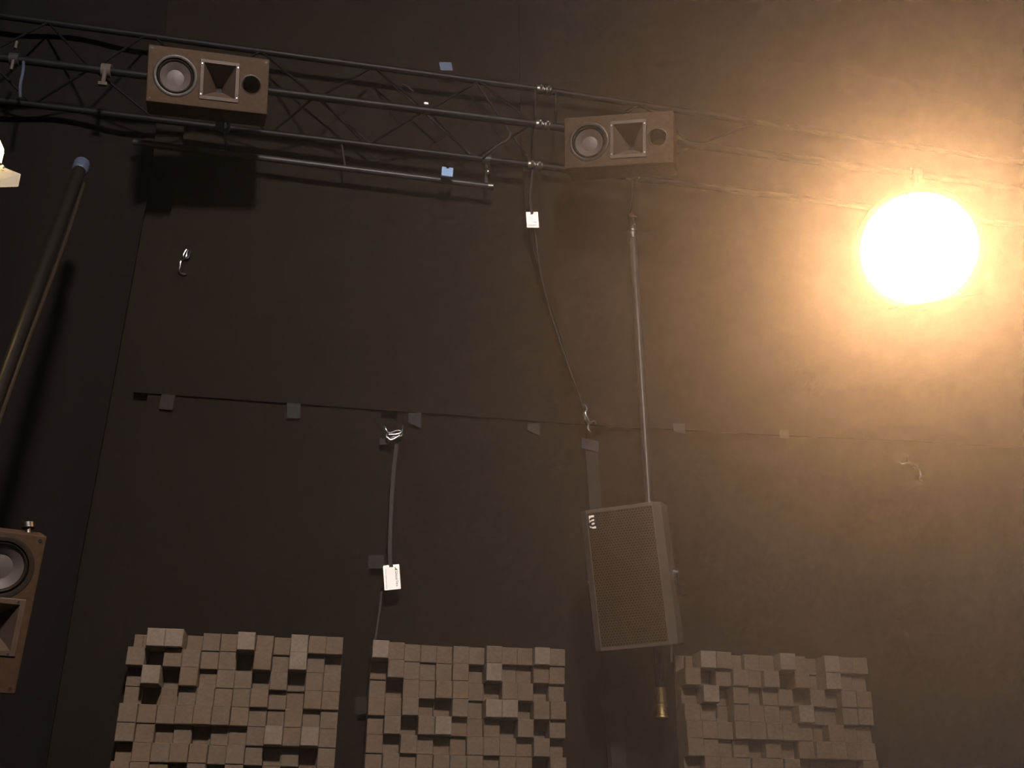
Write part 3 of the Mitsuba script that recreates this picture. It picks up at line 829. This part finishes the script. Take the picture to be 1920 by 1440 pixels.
# lower door leaf, tipped up a little in front of the lens
a = LC - lz * LR * 1.0 + n * 0.014
put('door_leaf', slab([a - lx * 0.095, a + lx * 0.115, a + lx * 0.125 + n * 0.10 + lz * 0.004, a - lx * 0.075 + n * 0.10 + lz * 0.004], lz, 0.002), 'lamp_black', lm, False)
rear = LC - n * 0.24 + np.array([0.0, 0.0, 0.05])
hook = P(1716, 326, -0.20)
put('arm', wire([rear, rear + (hook - rear) * 0.5 + [0, 0, -0.02], hook], 0.010), 'lamp_black', lm)
put('clamp', lathe([(0.015, 0), (0.022, 0), (0.022, 0.04), (0.015, 0.04), (0.015, 0)], hook - [0.02, 0, 0.0], hook + [0.02, 0, -0.0025]), 'lamp_black', lm)

# small lamp cut by the left edge
l2 = thing('stage_lamp', 'small glowing lamp with a cream door leaf cut off by the left edge', 'stage lamp')
g2 = from_manifold(rbox(0.115, 0.07, 0.072, 0.014, (0, 0, 0), 16))
g2.apply_translation(P(-46, 283, -1.0))
put('lens', g2, 'white_plastic', l2, 30, label='glowing yellowish glass', emitter=emitter(SMALL_LAMP_RGB))
leaf = slab([P(-70, 309, -1.0), P(-4, 310, -1.0), P(38, 327, -1.09), P(33, 350, -1.12), P(-70, 354, -1.12)], (0.1, 0.3, 0.3), 0.003)
put('door_leaf', leaf, 'lamp_enamel', l2, False, label='cream lit door leaf')
put('housing', cat([box(0.16, 0.16, 0.14, P(-120, 290, -1.0) + np.array([-0.05, 0.05, 0]), 0.01), tube(P(-120, 290, -1.0) + np.array([-0.05, 0.05, 0]), P(-120, 290, -1.0) + np.array([-0.05, 0.05, 1.5]), 0.012, 12)]), 'lamp_black', l2)
put('hinge', wire([P(-2, 306, -1.06), P(3, 309, -1.06), P(7, 314, -1.07)], 0.003), 'steel', l2)


def flood(pos, aim, rad, col, label):
    """Round stage flood behind the viewer: can, rim, glowing lens disc, yoke."""
    t = thing('stage_flood', label, 'stage lamp')
    pos, aim = np.array(pos), np.array(aim)
    d = (aim - pos) / np.linalg.norm(aim - pos)
    put('can', lathe([(0, -0.26), (rad * 0.6, -0.26), (rad * 0.9, -0.18), (rad * 1.15, -0.02), (rad * 1.2, 0.03), (rad * 1.1, 0.03), (rad * 1.05, -0.01), (rad * 0.7, -0.16), (0, -0.18), (0, -0.26)], pos, pos + d, 32), 'lamp_black', t)
    ds = trimesh.creation.cylinder(rad, 0.002, sections=40)
    M = frame_to(d)
    M[:3, 3] = pos
    ds.apply_transform(M)
    put('lens', ds, 'white_plastic', t, False, emitter=emitter(col))
    put('hanger', tube(pos - d * 0.1 + [0, 0, rad], [pos[0] - d[0] * 0.1, pos[1] - d[1] * 0.1, ZC], 0.012, 10), 'lamp_black', t)
    return t


flood(KEY_POS, KEY_AIM, KEY_RAD, KEY_RGB, 'warm white round stage flood hung behind the viewer')
flood(SIDE_POS, SIDE_AIM, SIDE_RAD, SIDE_RGB, 'bluish round stage flood hung behind the viewer at right')

# ------------------------------------------------------------------ fog volume added around the lamp to imitate lens glare
HN, HR = 44, 2.7
ax = (np.arange(HN) + 0.5) / HN * 2 - 1
zz, yy, xx = np.meshgrid(ax * HR, ax * HR, ax * HR, indexing='ij')
dens = np.exp(-(xx ** 2 + yy ** 2 + (zz * 0.95) ** 2) / GLARE_RADIUS ** 2)
dens *= np.clip((HR - np.sqrt(xx ** 2 + yy ** 2 + zz ** 2)) / 0.3, 0, 1)
dens *= 0.85 + 0.3 * meshkit.fbm(np.stack([xx, yy, zz], -1) * 1.4, 3, 4)
HC = LC + np.array(GLARE_AT)
HM = T().translate((HC - HR).tolist()).scale(2 * HR)
scene['glare_air'] = {'type': 'heterogeneous', 'albedo': 0.95, 'scale': GLARE_DENSITY, 'phase': {'type': 'hg', 'g': GLARE_G},
                     'sigma_t': {'type': 'gridvolume', 'grid': mi.VolumeGrid(dens[..., None].astype(np.float32)), 'to_world': HM, 'filter_type': 'trilinear'}}
hz = trimesh.creation.icosphere(4, HR * 0.995)
hz.apply_translation(HC)
scene['glare_haze'] = {**mikit.ply(hz, {'type': 'null'}), 'interior': {'type': 'ref', 'id': 'glare_air'}}
labels['glare_haze'] = {'label': 'added fog volume imitating lens glare around the bright lamp', 'category': 'glare_haze', 'kind': 'structure'}
